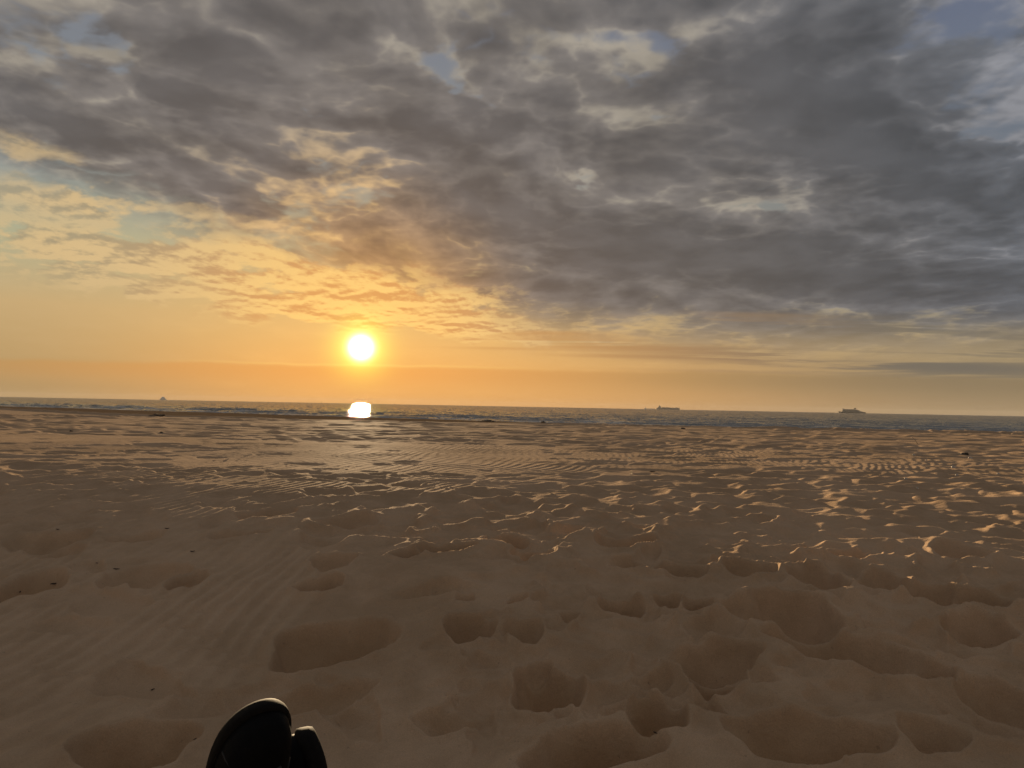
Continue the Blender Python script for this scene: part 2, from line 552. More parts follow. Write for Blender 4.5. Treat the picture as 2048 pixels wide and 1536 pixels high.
cnt = 0
for i in range(9000):
    d_ = 1.9 * (40 / 1.9) ** rnd.random() ** 0.92
    u_ = rnd.uniform(-0.95, 0.95)
    x_, y_ = u_ * d_, d_
    if d_ < 2.6 and u_ < 0.1:
        continue
    q = ripple_zone(x_, y_)
    keep = 0.70 if d_ > 2.9 else 0.35
    if d_ > 4.2: keep = 0.42
    if d_ > 5.5: keep = 0.28
    if d_ > 9: keep = 0.42
    if d_ > 16: keep = 0.5
    if u_ > 0.15 and d_ > 4: keep *= 1.1
    if rnd.random() > keep * (1 - min(max(q, 0), 0.93)):
        continue
    grow = 1.0 if d_ < 8 else 1.0 + (d_ - 8) * 0.02
    ra = rnd.uniform(0.075, 0.17) * grow
    rb = ra * rnd.uniform(0.42, 0.8)
    dep = rnd.uniform(0.009, 0.024) * (1 if d_ > 2.8 else 0.6) * (1 if d_ < 9 else 1.15 if d_ < 18 else 1.4)
    stamp(x_, y_, ra, rb, rnd.uniform(-1.2, 1.2) if rnd.random() < .75 else rnd.uniform(0, 3.1), dep,
          rimh=rnd.uniform(0.15, 0.40) * (1.0 if d_ < 3.4 else 0.6), rough=rnd.uniform(0.15, 0.35), seed=i)
    cnt += 1
# a few mounds of kicked-up sand
for i in range(60):
    d_ = 3.2 * (44 / 3.2) ** rnd.random()
    u_ = rnd.uniform(-0.9, 0.9)
    if rnd.random() < ripple_zone(u_ * d_, d_) - 0.1:
        continue
    ra = rnd.uniform(0.06, 0.22) * (1 + d_ * 0.02)
    stamp(u_ * d_, d_, ra, ra * rnd.uniform(.5, .8), rnd.uniform(-.6, .6), -rnd.uniform(0.006, 0.020),
          rimh=0.0, rough=0.35, seed=i + 5000)

for i in range(4600):
    py_ = 838 + 150 * rnd.random() ** 1.25
    u_ = rnd.uniform(-0.75, 0.75)
    drop = (py_ - 812) / F
    d_ = 0.55
    d_ = 0.46 / drop
    for _ in range(3):
        d_ = (CAM_H - float(base_height(np.array([u_ * d_]), np.array([d_]))[0])) / drop
    if not 4.5 < d_ < 37:
        continue
    if d_ < 9.5 and rnd.random() < 0.66:
        continue
    if d_ < 10 and rnd.random() < ripple_zone(u_ * d_, d_) + 0.25 - 0.6 * max(u_, 0):
        continue
    w_ = rnd.uniform(15, 62) * (1 + 0.6 * (py_ - 838) / 150) * d_ / F / 2 * 1.4
    hh_ = min(rnd.uniform(3.0, 7.0) * d_ / F, 0.09)
    if rnd.random() < 0.25:
        stamp(u_ * d_, d_, w_, w_ * rnd.uniform(.45, .9), rnd.uniform(-.4, .4), -hh_, rimh=0.0, rough=0.45, seed=i + 9000)
    else:
        stamp(u_ * d_, d_, w_, w_ * rnd.uniform(.4, .8), rnd.uniform(-.4, .4), hh_, rimh=0.4, rough=0.35, seed=i + 9000)

# older, half-filled prints close by: shallow and overlapping
for i in range(760):
    d_ = 1.6 * (5.2 / 1.6) ** rnd.random()
    u_ = rnd.uniform(-0.75, 0.75)
    if u_ < -0.05 and d_ < 3.3 and rnd.random() < 0.95:
        continue
    ra = rnd.uniform(0.05, 0.15)
    stamp(u_ * d_, d_, ra, ra * rnd.uniform(.35, .7), rnd.uniform(-1.4, 1.4), rnd.uniform(.006, .018),
          rimh=rnd.uniform(.3, .8), rough=rnd.uniform(.2, .4), seed=i + 12000, wipe=.6,
          tread=0.0012 if rnd.random() < .3 else 0.0)
for i in range(380):
    # little slumps and scuffs: thin raised lips
    d_ = 1.5 * (4.5 / 1.5) ** rnd.random()
    u_ = rnd.uniform(-0.7, 0.75)
    if u_ < -0.1 and rnd.random() < .7:
        continue
    ra = rnd.uniform(0.03, 0.12)
    stamp(u_ * d_, d_, ra, ra * rnd.uniform(.15, .3), rnd.uniform(-.8, .8), -rnd.uniform(.004, .011), rough=.4, seed=i + 15000)

# the hollows one can point at
for a in [
    (660, 1297, 250, 92, 0.25, .042), (940, 1255, 105, 44, 0, .030), (1050, 1263, 85, 40, 0, .018),
    (285, 1157, 165, 50, 0.1, .028), (300, 1172, 80, 28, 0, .020), (378, 1172, 74, 34, 0, .020),
    (642, 1180, 100, 30, 0, .030), (665, 1133, 90, 40, 0, .020), (62, 1180, 130, 66, .35, .030),
    (95, 1088, 170, 40, .15, .030), (272, 1079, 120, 20, .1, .026), (475, 1074, 120, 18, 0, .026),
    (1245, 1200, 90, 28, 0, .034), (1336, 1191, 54, 22, 0, .026), (1398, 1198, 60, 22, 0, .026),
    (1092, 1375, 150, 90, .3, .036), (1310, 1432, 130, 90, -.4, .034), (1610, 1478, 320, 100, -.05, .036),
    (1860, 1480, 130, 70, 0, .022), (1190, 1510, 300, 90, .2, .050), (270, 1510, 230, 110, .4, .034),
    (1575, 1215, 200, 84, -.1, .045), (1700, 1298, 290, 80, -.3, .040), (1840, 1335, 130, 44, 0, .022),
    (1430, 1312, 210, 64, .3, .030), (1430, 1350, 120, 50, .2, .026), (1640, 1150, 100, 46, 0, .036),
    (1770, 1158, 100, 40, 0, .032), (1868, 1180, 120, 34, 0, .034), (1965, 1190, 130, 26, 0, .030),
    (1310, 1125, 190, 22, -.1, .032), (1500, 1135, 110, 24, 0, .026), (1920, 1100, 110, 32, 0, .030),
    (1250, 1078, 130, 22, 0, .030), (1010, 1080, 90, 20, 0, .034), (890, 1098, 120, 18, 0, .034),
    (820, 1108, 70, 14, 0, .03), (1700, 1100, 100, 22, 0, .03), (1070, 1105, 90, 20, 0, .024),
    (1960, 1250, 150, 50, 0, .030), (2000, 1400, 110, 100, .5, .020), (700, 1040, 130, 26, 0, .03),
    (540, 1030, 110, 22, 0, .03), (880, 1180, 190, 30, 0, .012), (930, 1198, 40, 16, 0, .012),
    (1035, 1200, 46, 14, 0, .012), (1140, 1224, 44, 20, 0, .012), (110, 1110, 120, 26, 0, .020),
    (1080, 1330, 60, 20, .5, .010), (620, 1400, 260, 50, .35, .016), (900, 1440, 160, 50, .2, .014),
]:
    px_, py_, w_, h_, t_, dp = a
    shd = {(1190, 1510): 1.0, (1610, 1478): .75, (1310, 1432): .85, (1092, 1375): .8, (270, 1510): .6, (62, 1180): .7,
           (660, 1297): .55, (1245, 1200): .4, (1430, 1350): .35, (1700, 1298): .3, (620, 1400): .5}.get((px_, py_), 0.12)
    hollow(px_, py_, w_, h_, t_, dp * 1.9, rimh=0.42, rough=0.16, tread=0.0022 if (px_, py_) in ((1050, 1263), (930, 1198), (1035, 1200), (1140, 1224), (2000, 1400), (880, 1180)) else 0.0, damp=shd * 0.38)
# ridges and mounds one can point at
for (px_, py_, w_, h_, t_, dp) in [
    (1500, 1195, 90, 34, .6, -.030), (1790, 1270, 200, 14, -.35, -.024), (1660, 1195, 70, 20, -.3, -.020),
    (1300, 1385, 260, 26, .25, -.020), (1180, 1465, 330, 22, .35, -.020), (800, 1330, 70, 60, 0, -.012),
    (180, 1068, 110, 12, .1, -.020), (560, 1048, 90, 10, 0, -.020), (1600, 1255, 160, 14, -.1, -.014),
    (1900, 1240, 120, 10, -.3, -.016), (1560, 1380, 170, 60, -.3, -.018),
]:
    hollow(px_, py_, w_, h_, t_, dp * 1.5, rimh=0.0, rough=0.3)

# loose sand cannot stand in spikes: slump whatever piled up too high, then let it settle
nearw = sstep(RG, 4.2, 2.8)
res = (Z - Zs) * (1 + 0.24 * nearw)
lim = 0.009 + 0.0022 * np.minimum(RG, 30) + 0.011 * nearw
Z = Zs + np.where(res > 0, lim * np.tanh(res / lim), res)
for q_ in range(7):
    Zn = Z.copy()
    Zn[1:-1] = (Z[:-2] + 2 * Z[1:-1] + Z[2:]) / 4
    Zn = (np.roll(Zn, 1, 1) + 2 * Zn + np.roll(Zn, -1, 1)) / 4
    wn = (sstep(RG, 2.6, 3.6) if q_ > 1 else sstep(RG, 1.2, 1.5)) * sstep(RG, 40, 20)
    Z = Z * (1 - wn) + Zn * wn

# wind ripples where nobody walked
wr = 0.55 * perlin(X * 0.8, Y * 0.6, 101) + 0.25 * perlin(X * 2.2, Y * 1.7, 102)
ph = (X * 0.97 - Y * 0.25) / 0.070 + wr * 3.6 + perlin(X * 0.25, Y * 0.25, 103) * 9
sw = ph - np.floor(ph)
prof = np.where(sw < 0.68, sw / 0.68, (1 - sw) / 0.32)
prof = sstep(prof, 0.0, 1.0)
rz = sstep(perlin(X * 0.30 + 2.0, Y * 0.22, 61) + 0.35 * np.exp(-((Y - 7) / 3) ** 2 - ((X + 0.8) / 2.5) ** 2)
           + 0.5 * sstep(-X, 0.2, 1.0) * sstep(Y, 3.6, 2.4) + 0.12, -0.05, 0.30)
amp = (0.0110 - 0.0060 * sstep(Y, 2.6, 4.2)) * rz * np.clip(1 - pitmask, 0, 1) * dry
amp *= 0.6 + 0.5 * perlin(X * 1.1, Y * 1.1, 104)
Z += prof * np.clip(amp, 0, 1) * sstep(RG, 16.0, 7.5)
# small crumbs and softness
Z += fbm(X * 9, Y * 9, 120, 4, 0.6) * (0.0010 + 0.0030 * sstep(Y, 3.4, 2.4)) * dry * sstep(RG, 30, 8)
Z += fbm(X * 3.2, Y * 3.2, 125, 3, 0.5) * 0.0060 * dry * sstep(RG, 3.7, 2.5)
crumb = np.clip(perlin(X * 26, Y * 26, 130) - 0.42, 0, 1) * np.clip(perlin(X * 3.1, Y * 3.1, 131) - 0.05, 0, 1)
Z += crumb * 0.030 * dry * sstep(RG, 14, 4)
ringm = np.clip(pitmask, 0, 1) * (1 - np.clip(pitmask - 1, 0, 1))
cr2 = np.clip(perlin(X * 55, Y * 55, 150) - 0.25, 0, 1) * sstep(perlin(X * 4.5, Y * 4.5, 151), 0.0, 0.4)
Z += cr2 * (0.004 + 0.008 * ringm) * sstep(RG, 4.5, 2.8)
# wet flat beyond the crest: low bars
Z += (1 - dry) * 0.05 * perlin(X * 0.05 + Y * 0.02, Y * 0.10, 140)

verts = np.stack([X, Y, Z], -1).reshape(-1, 3)
centre = np.array([[0.0, 0.0, float(Z[0].mean())]])
verts = np.concatenate([verts, centre])
i, j = np.meshgrid(np.arange(NR - 1), np.arange(NT), indexing='ij')
jn = (j + 1) % NT
quads = np.stack([i * NT + j, i * NT + jn, (i + 1) * NT + jn, (i + 1) * NT + j], -1).reshape(-1, 4)
quads = quads[:, ::-1]          # face up
cidx = NR * NT
tris = np.array([[cidx, (q + 1) % NT, q] for q in range(NT)])


def np_mesh(name, verts, quads, tris=None):
    me = bpy.data.meshes.new(name)
    nt = 0 if tris is None else len(tris)
    me.vertices.add(len(verts))
    me.vertices.foreach_set('co', verts.astype(np.float32).ravel())
    idx = quads.ravel()
    starts = np.arange(len(quads)) * 4
    if nt:
        idx = np.concatenate([idx, tris.ravel()])
        starts = np.concatenate([starts, len(quads) * 4 + np.arange(nt) * 3])
    me.loops.add(len(idx))
    me.loops.foreach_set('vertex_index', idx.astype(np.int32))
    me.polygons.add(len(quads) + nt)
    me.polygons.foreach_set('loop_start', starts.astype(np.int32))
    me.polygons.foreach_set('use_smooth', np.ones(len(quads) + nt, dtype=bool))
    me.update(calc_edges=True)
    return me


def mat(name):
    m = bpy.data.materials.new(name)
    m.use_nodes = True
    t = m.node_tree
    b = t.nodes.get('Principled BSDF')
    return m, G(t), b


def simple(name, color, rough=0.6, metal=0.0, spec=0.5, var=0.0, scale=20.0, bump=0.0):
    m, g, b = mat(name)
    tc = E(g, g.node('ShaderNodeTexCoord').outputs['Object'])
    n = g.noise(tc, scale, 4.0, 0.6)
    c2 = tuple(c * (1 - var) for c in color)
    c1 = tuple(min(1, c * (1 + var)) for c in color)
    g.set(b.inputs['Base Color'], g.mix(g.smooth(n, .3, .7), c2, c1))
    b.inputs['Roughness'].default_value = rough
    b.inputs['Metallic'].default_value = metal
    b.inputs['Specular IOR Level'].default_value = spec
    if bump:
        bn = g.node('ShaderNodeBump')
        bn.inputs['Distance'].default_value = bump
        g.set(bn.inputs['Height'], n)
        g.set(b.inputs['Normal'], E(g, bn.outputs[0]))
    return m


# --- sand
M_sand, g, b = mat('sand')
pos = E(g, g.node('ShaderNodeNewGeometry').outputs['Position'])
px_, py_, pz_ = g.sep(pos)
n1 = g.noise(pos, 1.1, 4.0, 0.6)
n2 = g.noise(pos, 9.0, 5.0, 0.6)
n3 = g.noise(pos, 420.0, 2.0, 0.7)
n4 = g.noise(pos, 90.0, 3.0, 0.65)
sandc = g.mix(g.smooth(n1 * 0.6 + n2 * 0.4, 0.38, 0.62), (0.55, 0.370, 0.222), (0.70, 0.480, 0.300))
sandc = g.mix(g.smooth(n3, 0.25, 0.75, 0.0, 0.30), sandc, (0.20, 0.135, 0.085))
sandc = g.mix(g.smooth(n4, 0.66, 0.74, 0.0, 0.35), sandc, (0.12, 0.085, 0.06))
wet = g.smooth(pz_ + (g.noise(pos, 0.12, 2.0) - 0.5) * 0.3, -0.24, -0.60)
rp = g.node('ShaderNodeAttribute', attribute_name='crest_light')
sandc = g.mix(E(g, rp.outputs['Fac']) * 0.30, sandc, (0.68, 0.50, 0.33))  # ripple crests painted paler so that they read as lit
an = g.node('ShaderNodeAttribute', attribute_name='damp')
sandc = g.mix(E(g, an.outputs['Fac']), sandc, (0.45, 0.275, 0.130))  # pit interiors painted orange-brown for bounced light and missing skylight
sandc = g.mix(wet, sandc, (0.21, 0.145, 0.09))
g.set(b.inputs['Base Color'], sandc)
g.set(b.inputs['Roughness'], g.smooth(wet, 0.0, 1.0, 0.80, 0.32, 'LINEAR'))
g.set(b.inputs['Specular IOR Level'], g.smooth(wet, 0.0, 1.0, 0.10, 0.10, 'LINEAR'))
b.inputs['Diffuse Roughness'].default_value = 0.0
bn = g.node('ShaderNodeBump')
bn.inputs['Distance'].default_value = 0.0016
bn.inputs['Strength'].default_value = 0.5
g.set(bn.inputs['Height'], n3 * 0.5 + n4 * 0.9)
bn2 = g.node('ShaderNodeBump')
bn2.inputs['Distance'].default_value = 0.009
bn2.inputs['Strength'].default_value = 0.5
g.set(bn2.inputs['Height'], g.noise(pos, 28.0, 4.0, 0.6))
g.set(bn2.inputs['Normal'], E(g, bn.outputs[0]))
g.set(b.inputs['Normal'], E(g, bn2.outputs[0]))
df = g.node('ShaderNodeBsdfDiffuse')
g.set(df.inputs['Color'], sandc)
g.set(df.inputs['Normal'], E(g, bn2.outputs[0]))
mx = g.node('ShaderNodeMixShader')
g.set(mx.inputs[0], (1.0 - wet) * 0.16)
g.t.links.new(df.outputs[0], mx.inputs[1])
g.t.links.new(b.outputs[0], mx.inputs[2])
g.t.links.new(mx.outputs[0], g.t.nodes['Material Output'].inputs[0])

me = np_mesh('sand_beach', verts, quads, tris)
me.materials.append(M_sand)
at_ = me.attributes.new('crest_light', 'FLOAT', 'POINT')
at_.data.foreach_set('value', np.append(np.clip(prof * amp / 0.0095, 0, 1).ravel(), 0.0).astype(np.float32))
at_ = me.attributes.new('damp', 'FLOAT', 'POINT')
at_.data.foreach_set('value', np.append(shadem.ravel(), 0.0).astype(np.float32))
beach = bpy.data.objects.new('sand_beach', me)
COL.objects.link(beach)
beach['kind'] = 'structure'
BZ = Z.copy()


def surf(x, y):
    """height of the finished sand at x, y"""
    r_, th = math.hypot(x, y), math.atan2(x, y)
    i_ = int(np.clip(np.searchsorted(RR, r_), 1, NR - 1))
    j_ = int(np.clip(np.searchsorted(TH, th), 1, NT - 1))
    return float(BZ[i_ - 1:i_ + 1, j_ - 1:j_ + 1].mean())


# ------------------------------------------------------------------ sea
ts = np.radians(np.concatenate([np.linspace(-100, -46, 40), np.linspace(-45, 45, 620), np.linspace(46, 100, 40)]))
rs = [55.0]
while rs[-1] < 13000:
    r_ = rs[-1]
    rs.append(r_ * (1.0022 if r_ < 330 else 1.006 if r_ < 900 else 1.03))
rs = np.array(rs)
SR, ST = np.meshgrid(rs, ts, indexing='ij')
SX, SY = SR * np.sin(ST), SR * np.cos(ST)
nrm = math.sqrt(1 + 0.565 ** 2)
off = (SY - (136 - 0.565 * SX)) / nrm                      # metres out from the shore line
along = (SX - 0.565 * SY) / nrm
fade = sstep(SR, 900, 250)
SZ = np.full_like(SX, SEA)
SZ += 0.085 * fade * fbm(along * 0.12, off * 0.30, 201, 3)
SZ += 0.050 * fade * fbm(along * 0.55, off * 1.0, 221, 3)
for (o0, hgt, wid, sd_) in ((4.0, .07, 1.2, 1), (13, .14, 2.2, 2), (24, .20, 2.8, 3), (41, .16, 3.4, 4), (66, .12, 4.5, 5)):
    oo = off - o0 - 4.5 * perlin(along * 0.03, along * 0 + sd_ * 3.3, 230 + sd_)
    ridge = np.where(oo < 0, np.exp(-(oo / (wid * 0.45)) ** 2), np.exp(-(oo / wid) ** 2))
    SZ += (1.5 + 1.6 * sstep(SX, 10, -30)) * hgt * ridge * np.clip(0.30 + 1.3 * perlin(along * 0.045, along * 0 + sd_ * 7.7, 240 + sd_) + 0.3, 0, 1.2)
n_r, n_t = SX.shape
sv_ = np.stack([SX, SY, SZ], -1).reshape(-1, 3)
i, j = np.meshgrid(np.arange(n_r - 1), np.arange(n_t - 1), indexing='ij')
sq = np.stack([i * n_t + j, (i + 1) * n_t + j, (i + 1) * n_t + j + 1, i * n_t + j + 1], -1).reshape(-1, 4)[:, ::-1]
M_sea, g, b = mat('sea_water')
pos = E(g, g.node('ShaderNodeNewGeometry').outputs['Position'])
px_, py_, pz_ = g.sep(pos)
offn = (py_ + px_ * 0.565 - 136.0) * (1 / nrm)
aln = (px_ - py_ * 0.565) * (1 / nrm)
sx_, sy_ = math.sin(SUN_AZ), math.cos(SUN_AZ)
sc = g.xyz((px_ * sy_ - py_ * sx_) * 0.13, px_ * sx_ + py_ * sy_, 0.0)
w1 = g.noise(sc, 0.35, 4.0, 0.6)
w2 = g.noise(sc, 1.6, 3.0, 0.6)
w3 = g.noise(sc, 0.02, 3.0, 0.5)
foamn = g.noise(g.xyz(aln * 0.10, offn * 0.42, 0.0), 1.0, 6.0, 0.65)
nearshore = g.smooth(offn, 60.0, 6.0)
foam = g.smooth(foamn + nearshore * 0.10, 0.60, 0.66) * g.smooth(offn, 90.0, 30.0)
wash = g.smooth(offn + (foamn - 0.5) * 14.0, 5.5, 1.5)
foam = foam.max(wash * g.smooth(g.noise(sc, 0.8, 4.0, 0.7), 0.40, 0.60))
g.set(b.inputs['Base Color'], g.mix(foam, g.mix(g.smooth(w3, 0.35, 0.65), (0.27, 0.27, 0.255), (0.36, 0.36, 0.34)), (0.62, 0.60, 0.57)))
g.set(b.inputs['Roughness'], g.smooth(foam, 0.0, 1.0, 0.08, 0.7, 'LINEAR'))
b.inputs['IOR'].default_value = 1.33
g.set(b.inputs['Specular IOR Level'], (1.0 - foam) * 0.24)
# facet slopes of the chop, straight from noise so that they hold at any distance
gn = E(g, g.node('ShaderNodeNewGeometry').outputs['Normal'])
ca = g.noise(g.vmath('MULTIPLY', pos, (1.0, 1.0, 0.0)), 2.3, 2.0, 0.6, color=True)
cb = g.noise(g.vmath('MULTIPLY', pos, (1.0, 0.4, 0.0)), 0.22, 2.0, 0.6, color=True)
sl_ = g.vmath('ADD', g.vmath('MULTIPLY', g.vmath('SUBTRACT', ca, (0.5, 0.5, 0.5)), (0.15, 0.95, 0.0)),
              g.vmath('MULTIPLY', g.vmath('SUBTRACT', cb, (0.5, 0.5, 0.5)), (0.24, 0.60, 0.0)))
gust = g.noise(g.xyz((px_ * sy_ - py_ * sx_) * 0.55, (px_ * sx_ + py_ * sy_) * 0.035, 0.0), 1.0, 4.0, 0.7)
gk = g.smooth(gust, 0.30, 0.70, 0.35, 1.9)
sl_ = g.vmath('ADD', g.vmath('MULTIPLY', sl_, g.xyz(gk, gk, gk)), g.xyz((gust - 0.5) * 0.8, (gust - 0.5) * 0.35, 0.0))
bandn = g.noise(g.xyz((px_ * sy_ - py_ * sx_) * 0.30, (px_ * sx_ + py_ * sy_) * 0.045, 3.0), 1.0, 3.0, 0.65)
band = g.smooth(bandn, 0.54, 0.60)
bk = 1.0 - band * 0.6
sl_ = g.vmath('ADD', g.vmath('MULTIPLY', sl_, g.xyz(bk, bk, 1.0)), g.xyz(band * (-0.35 * sx_), band * (-0.35 * sy_), 0.0))
nw = g.vmath('NORMALIZE', g.vmath('ADD', gn, sl_))
g.set(b.inputs['Normal'], nw)
b.inputs['Specular IOR Level'].default_value = 0.0
for l_ in list(b.inputs['Specular IOR Level'].links):
    g.t.links.remove(l_)
gl = g.node('ShaderNodeBsdfGlossy', distribution='BECKMANN')
gl.inputs['Roughness'].default_value = 0.075
gl.inputs['Color'].default_value = (0.64, 0.62, 0.59, 1)
g.set(gl.inputs['Normal'], nw)
fr = g.node('ShaderNodeFresnel')
fr.inputs['IOR'].default_value = 1.33
g.set(fr.inputs['Normal'], nw)
mx = g.node('ShaderNodeMixShader')
g.set(mx.inputs[0], E(g, fr.outputs[0]) * (1.0 - foam))
g.t.links.new(b.outputs[0], mx.inputs[1])
g.t.links.new(gl.outputs[0], mx.inputs[2])
g.t.links.new(mx.outputs[0], g.t.nodes['Material Output'].inputs[0])
me = np_mesh('sea_water', sv_, sq)
me.materials.append(M_sea)
sea = bpy.data.objects.new('sea_water', me)
COL.objects.link(sea)
sea['kind'] = 'structure'

#OBJECTS


# ------------------------------------------------------------------ object helpers
import bmesh


def obj(name, bm_or_me, m, parent=None, smooth=False):
    if isinstance(bm_or_me, bmesh.types.BMesh):
        me = bpy.data.meshes.new(name)
        bmesh.ops.recalc_face_normals(bm_or_me, faces=bm_or_me.faces)
        bm_or_me.to_mesh(me)
        bm_or_me.free()
    else:
        me = bm_or_me
    me.materials.append(m)
    if smooth:
        for p in me.polygons:
            p.use_smooth = True
    o = bpy.data.objects.new(name, me)
    COL.objects.link(o)
    o.parent = parent
    return o


def tag(o, label, cat, group=None):
    o['label'] = label
    o['category'] = cat
    if group:
        o['group'] = group
    return o


def empty(name, loc, rz=0.0):
    o = bpy.data.objects.new(name, None)
    o.location = loc
    o.rotation_euler = (0, 0, rz)
    o.empty_display_size = 0.1
    COL.objects.link(o)
    return o


def loft(bm, rings, cap0=True, cap1=True, closed=True):
    vs = [[bm.verts.new(p) for p in r] for r in rings]
    n = len(vs[0])
    for a, b2 in zip(vs[:-1], vs[1:]):
        for k_ in range(n if closed else n - 1):
            bm.faces.new((a[k_], a[(k_ + 1) % n], b2[(k_ + 1) % n], b2[k_]))
    if cap0:
        bm.faces.new(vs[0][::-1])
    if cap1:
        bm.faces.new(vs[-1])
    return vs


def box(bm, x0, x1, y0, y1, z0, z1, taper=0.0):
    v = [bm.verts.new(p) for p in (
        (x0, y0, z0), (x1, y0, z0), (x1, y1, z0), (x0, y1, z0),
        (x0 + taper, y0, z1), (x1 - taper, y0, z1), (x1 - taper, y1, z1), (x0 + taper, y1, z1))]
    for f in ((0, 3, 2, 1), (4, 5, 6, 7), (0, 1, 5, 4), (1, 2, 6, 5), (2, 3, 7, 6), (3, 0, 4, 7)):
        bm.faces.new([v[i_] for i_ in f])


def tube(bm, pts, rads, n=10):
    rings = []
    for i_, p in enumerate(pts):
        p = Vector(p)
        a = Vector(pts[max(i_ - 1, 0)])
        c = Vector(pts[min(i_ + 1, len(pts) - 1)])
        t_ = (c - a).normalized()
        s_ = t_.cross(Vector((0, 0, 1)))
        if s_.length < 0.1:
            s_ = t_.cross(Vector((0, 1, 0)))
        s_.normalize()
        q_ = t_.cross(s_).normalized()
        r_ = rads[i_] if isinstance(rads, (list, tuple)) else rads
        rings.append([p + s_ * math.cos(2 * math.pi * k_ / n) * r_ + q_ * math.sin(2 * math.pi * k_ / n) * r_ for k_ in range(n)])
    loft(bm, rings)


# ------------------------------------------------------------------ the viewer's outstretched legs and boots
M_leather = simple('black_leather', (0.003, 0.0025, 0.002), 0.65, spec=0.10, var=0.3, scale=60, bump=0.0006)
M_rubber = simple('dark_rubber', (0.012, 0.010, 0.008), 0.75, spec=0.08, var=0.2, scale=80, bump=0.0004)
for m_, lo in ((M_leather, .60), (M_rubber, .56)):
    g_ = G(m_.node_tree)
    b_ = m_.node_tree.nodes['Principled BSDF']
    tc_ = E(g_, g_.node('ShaderNodeTexCoord').outputs['Object'])
    old = E(g_, b_.inputs['Base Color'].links[0].from_socket)
    dust = g_.smooth(g_.noise(tc_, 38.0, 5.0, 0.7), lo, lo + 0.12, 0.0, 0.10)
    g_.set(b_.inputs['Base Color'], g_.mix(dust, old, (0.20, 0.14, 0.09)))
M_denim = simple('dark_trousers', (0.020, 0.022, 0.030), 0.85, var=0.3, scale=150, bump=0.0008)
M_lace = simple('boot_lace', (0.02, 0.018, 0.016), 0.8)

LB = 0.285


def outline(t, side):
    """half width of the boot at t (0 heel, 1 toe); side +1 outer, -1 inner"""
    t = min(max(t, 0.0), 1.0)
    if t < 0.12:
        w = 0.033 * math.sqrt(max(0.0, 1 - ((0.12 - t) / 0.12) ** 2))
    elif t < 0.72:
        k_ = (t - 0.12) / 0.60
        w = 0.033 + 0.0195 * (k_ * k_ * (3 - 2 * k_)) - 0.003 * math.sin(k_ * math.pi)
    else:
        k_ = (t - 0.72) / 0.28
        w = 0.0525 * (max(0.0, 1 - k_ ** 2.3)) ** 0.5
    return w * (0.94 if side > 0 else 0.86)


def make_boot(mirror):
    """local frame: x across, y from heel to toe, z up from the tread"""
    root_parts = []
    bm = bmesh.new()
    rings = []
    N = 34
    for i_ in range(N + 1):
        a = i_ / N
        t = 0.5 - 0.5 * math.cos(math.pi * a)
        t = 0.002 + t * 0.996
        hgt = float(np.interp(t, [0, .05, .30, .42, .60, .78, .90, .97, 1.0],
                              [.085, .120, .130, .118, .086, .064, .055, .040, .018]))
        wr_, wl_ = outline(t, 1), outline(t, -1)
        sh = -0.014 * max(0, (t - .55) / .45) ** 1.5
        ring = []
        for k_ in range(17):
            ph_ = math.pi * k_ / 16
            cx = math.cos(ph_)
            sx = math.sin(ph_)
            w = wr_ if cx > 0 else wl_
            ring.append((mirror * (sh + math.copysign(abs(cx) ** 0.75, cx) * w * 0.96), (t - 0.5) * (LB - 0.010) + LB / 2, 0.026 + sx ** 0.85 * hgt))
        rings.append(ring)
    loft(bm, rings)
    upper = bm
    # sole with a rounded edge, standing a little proud of the upper
    bm = bmesh.new()
    rings = []
    M_ = 64
    for (grow, z_) in ((-0.004, 0.0), (0.000, 0.003), (0.0015, 0.010), (0.0015, 0.020), (0.001, 0.026), (-0.003, 0.029)):
        ring = []
        for k_ in range(M_):
            an_ = 2 * math.pi * k_ / M_
            t = 0.5 - 0.5 * math.cos(an_)
            sd_ = 1 if math.sin(an_) >= 0 else -1
            w = outline(t, sd_) + grow
            w = max(w, 0.0)
            sh = -0.014 * max(0, (t - .55) / .45) ** 1.5
            ring.append((mirror * (sh + sd_ * w * (abs(math.sin(an_)) > 1e-6)), (t - 0.5) * (LB + 2 * grow) + LB / 2, z_ + 0.010 * max(0, (t - .8) / .2) ** 2))
        rings.append(ring)
    loft(bm, rings)
    sole = bm
    return upper, sole


person = empty('person', (-0.31, 1.0, 0.0))
tag(person, 'person stretched out on the sand, only two black boot toes in view at the bottom', 'person')


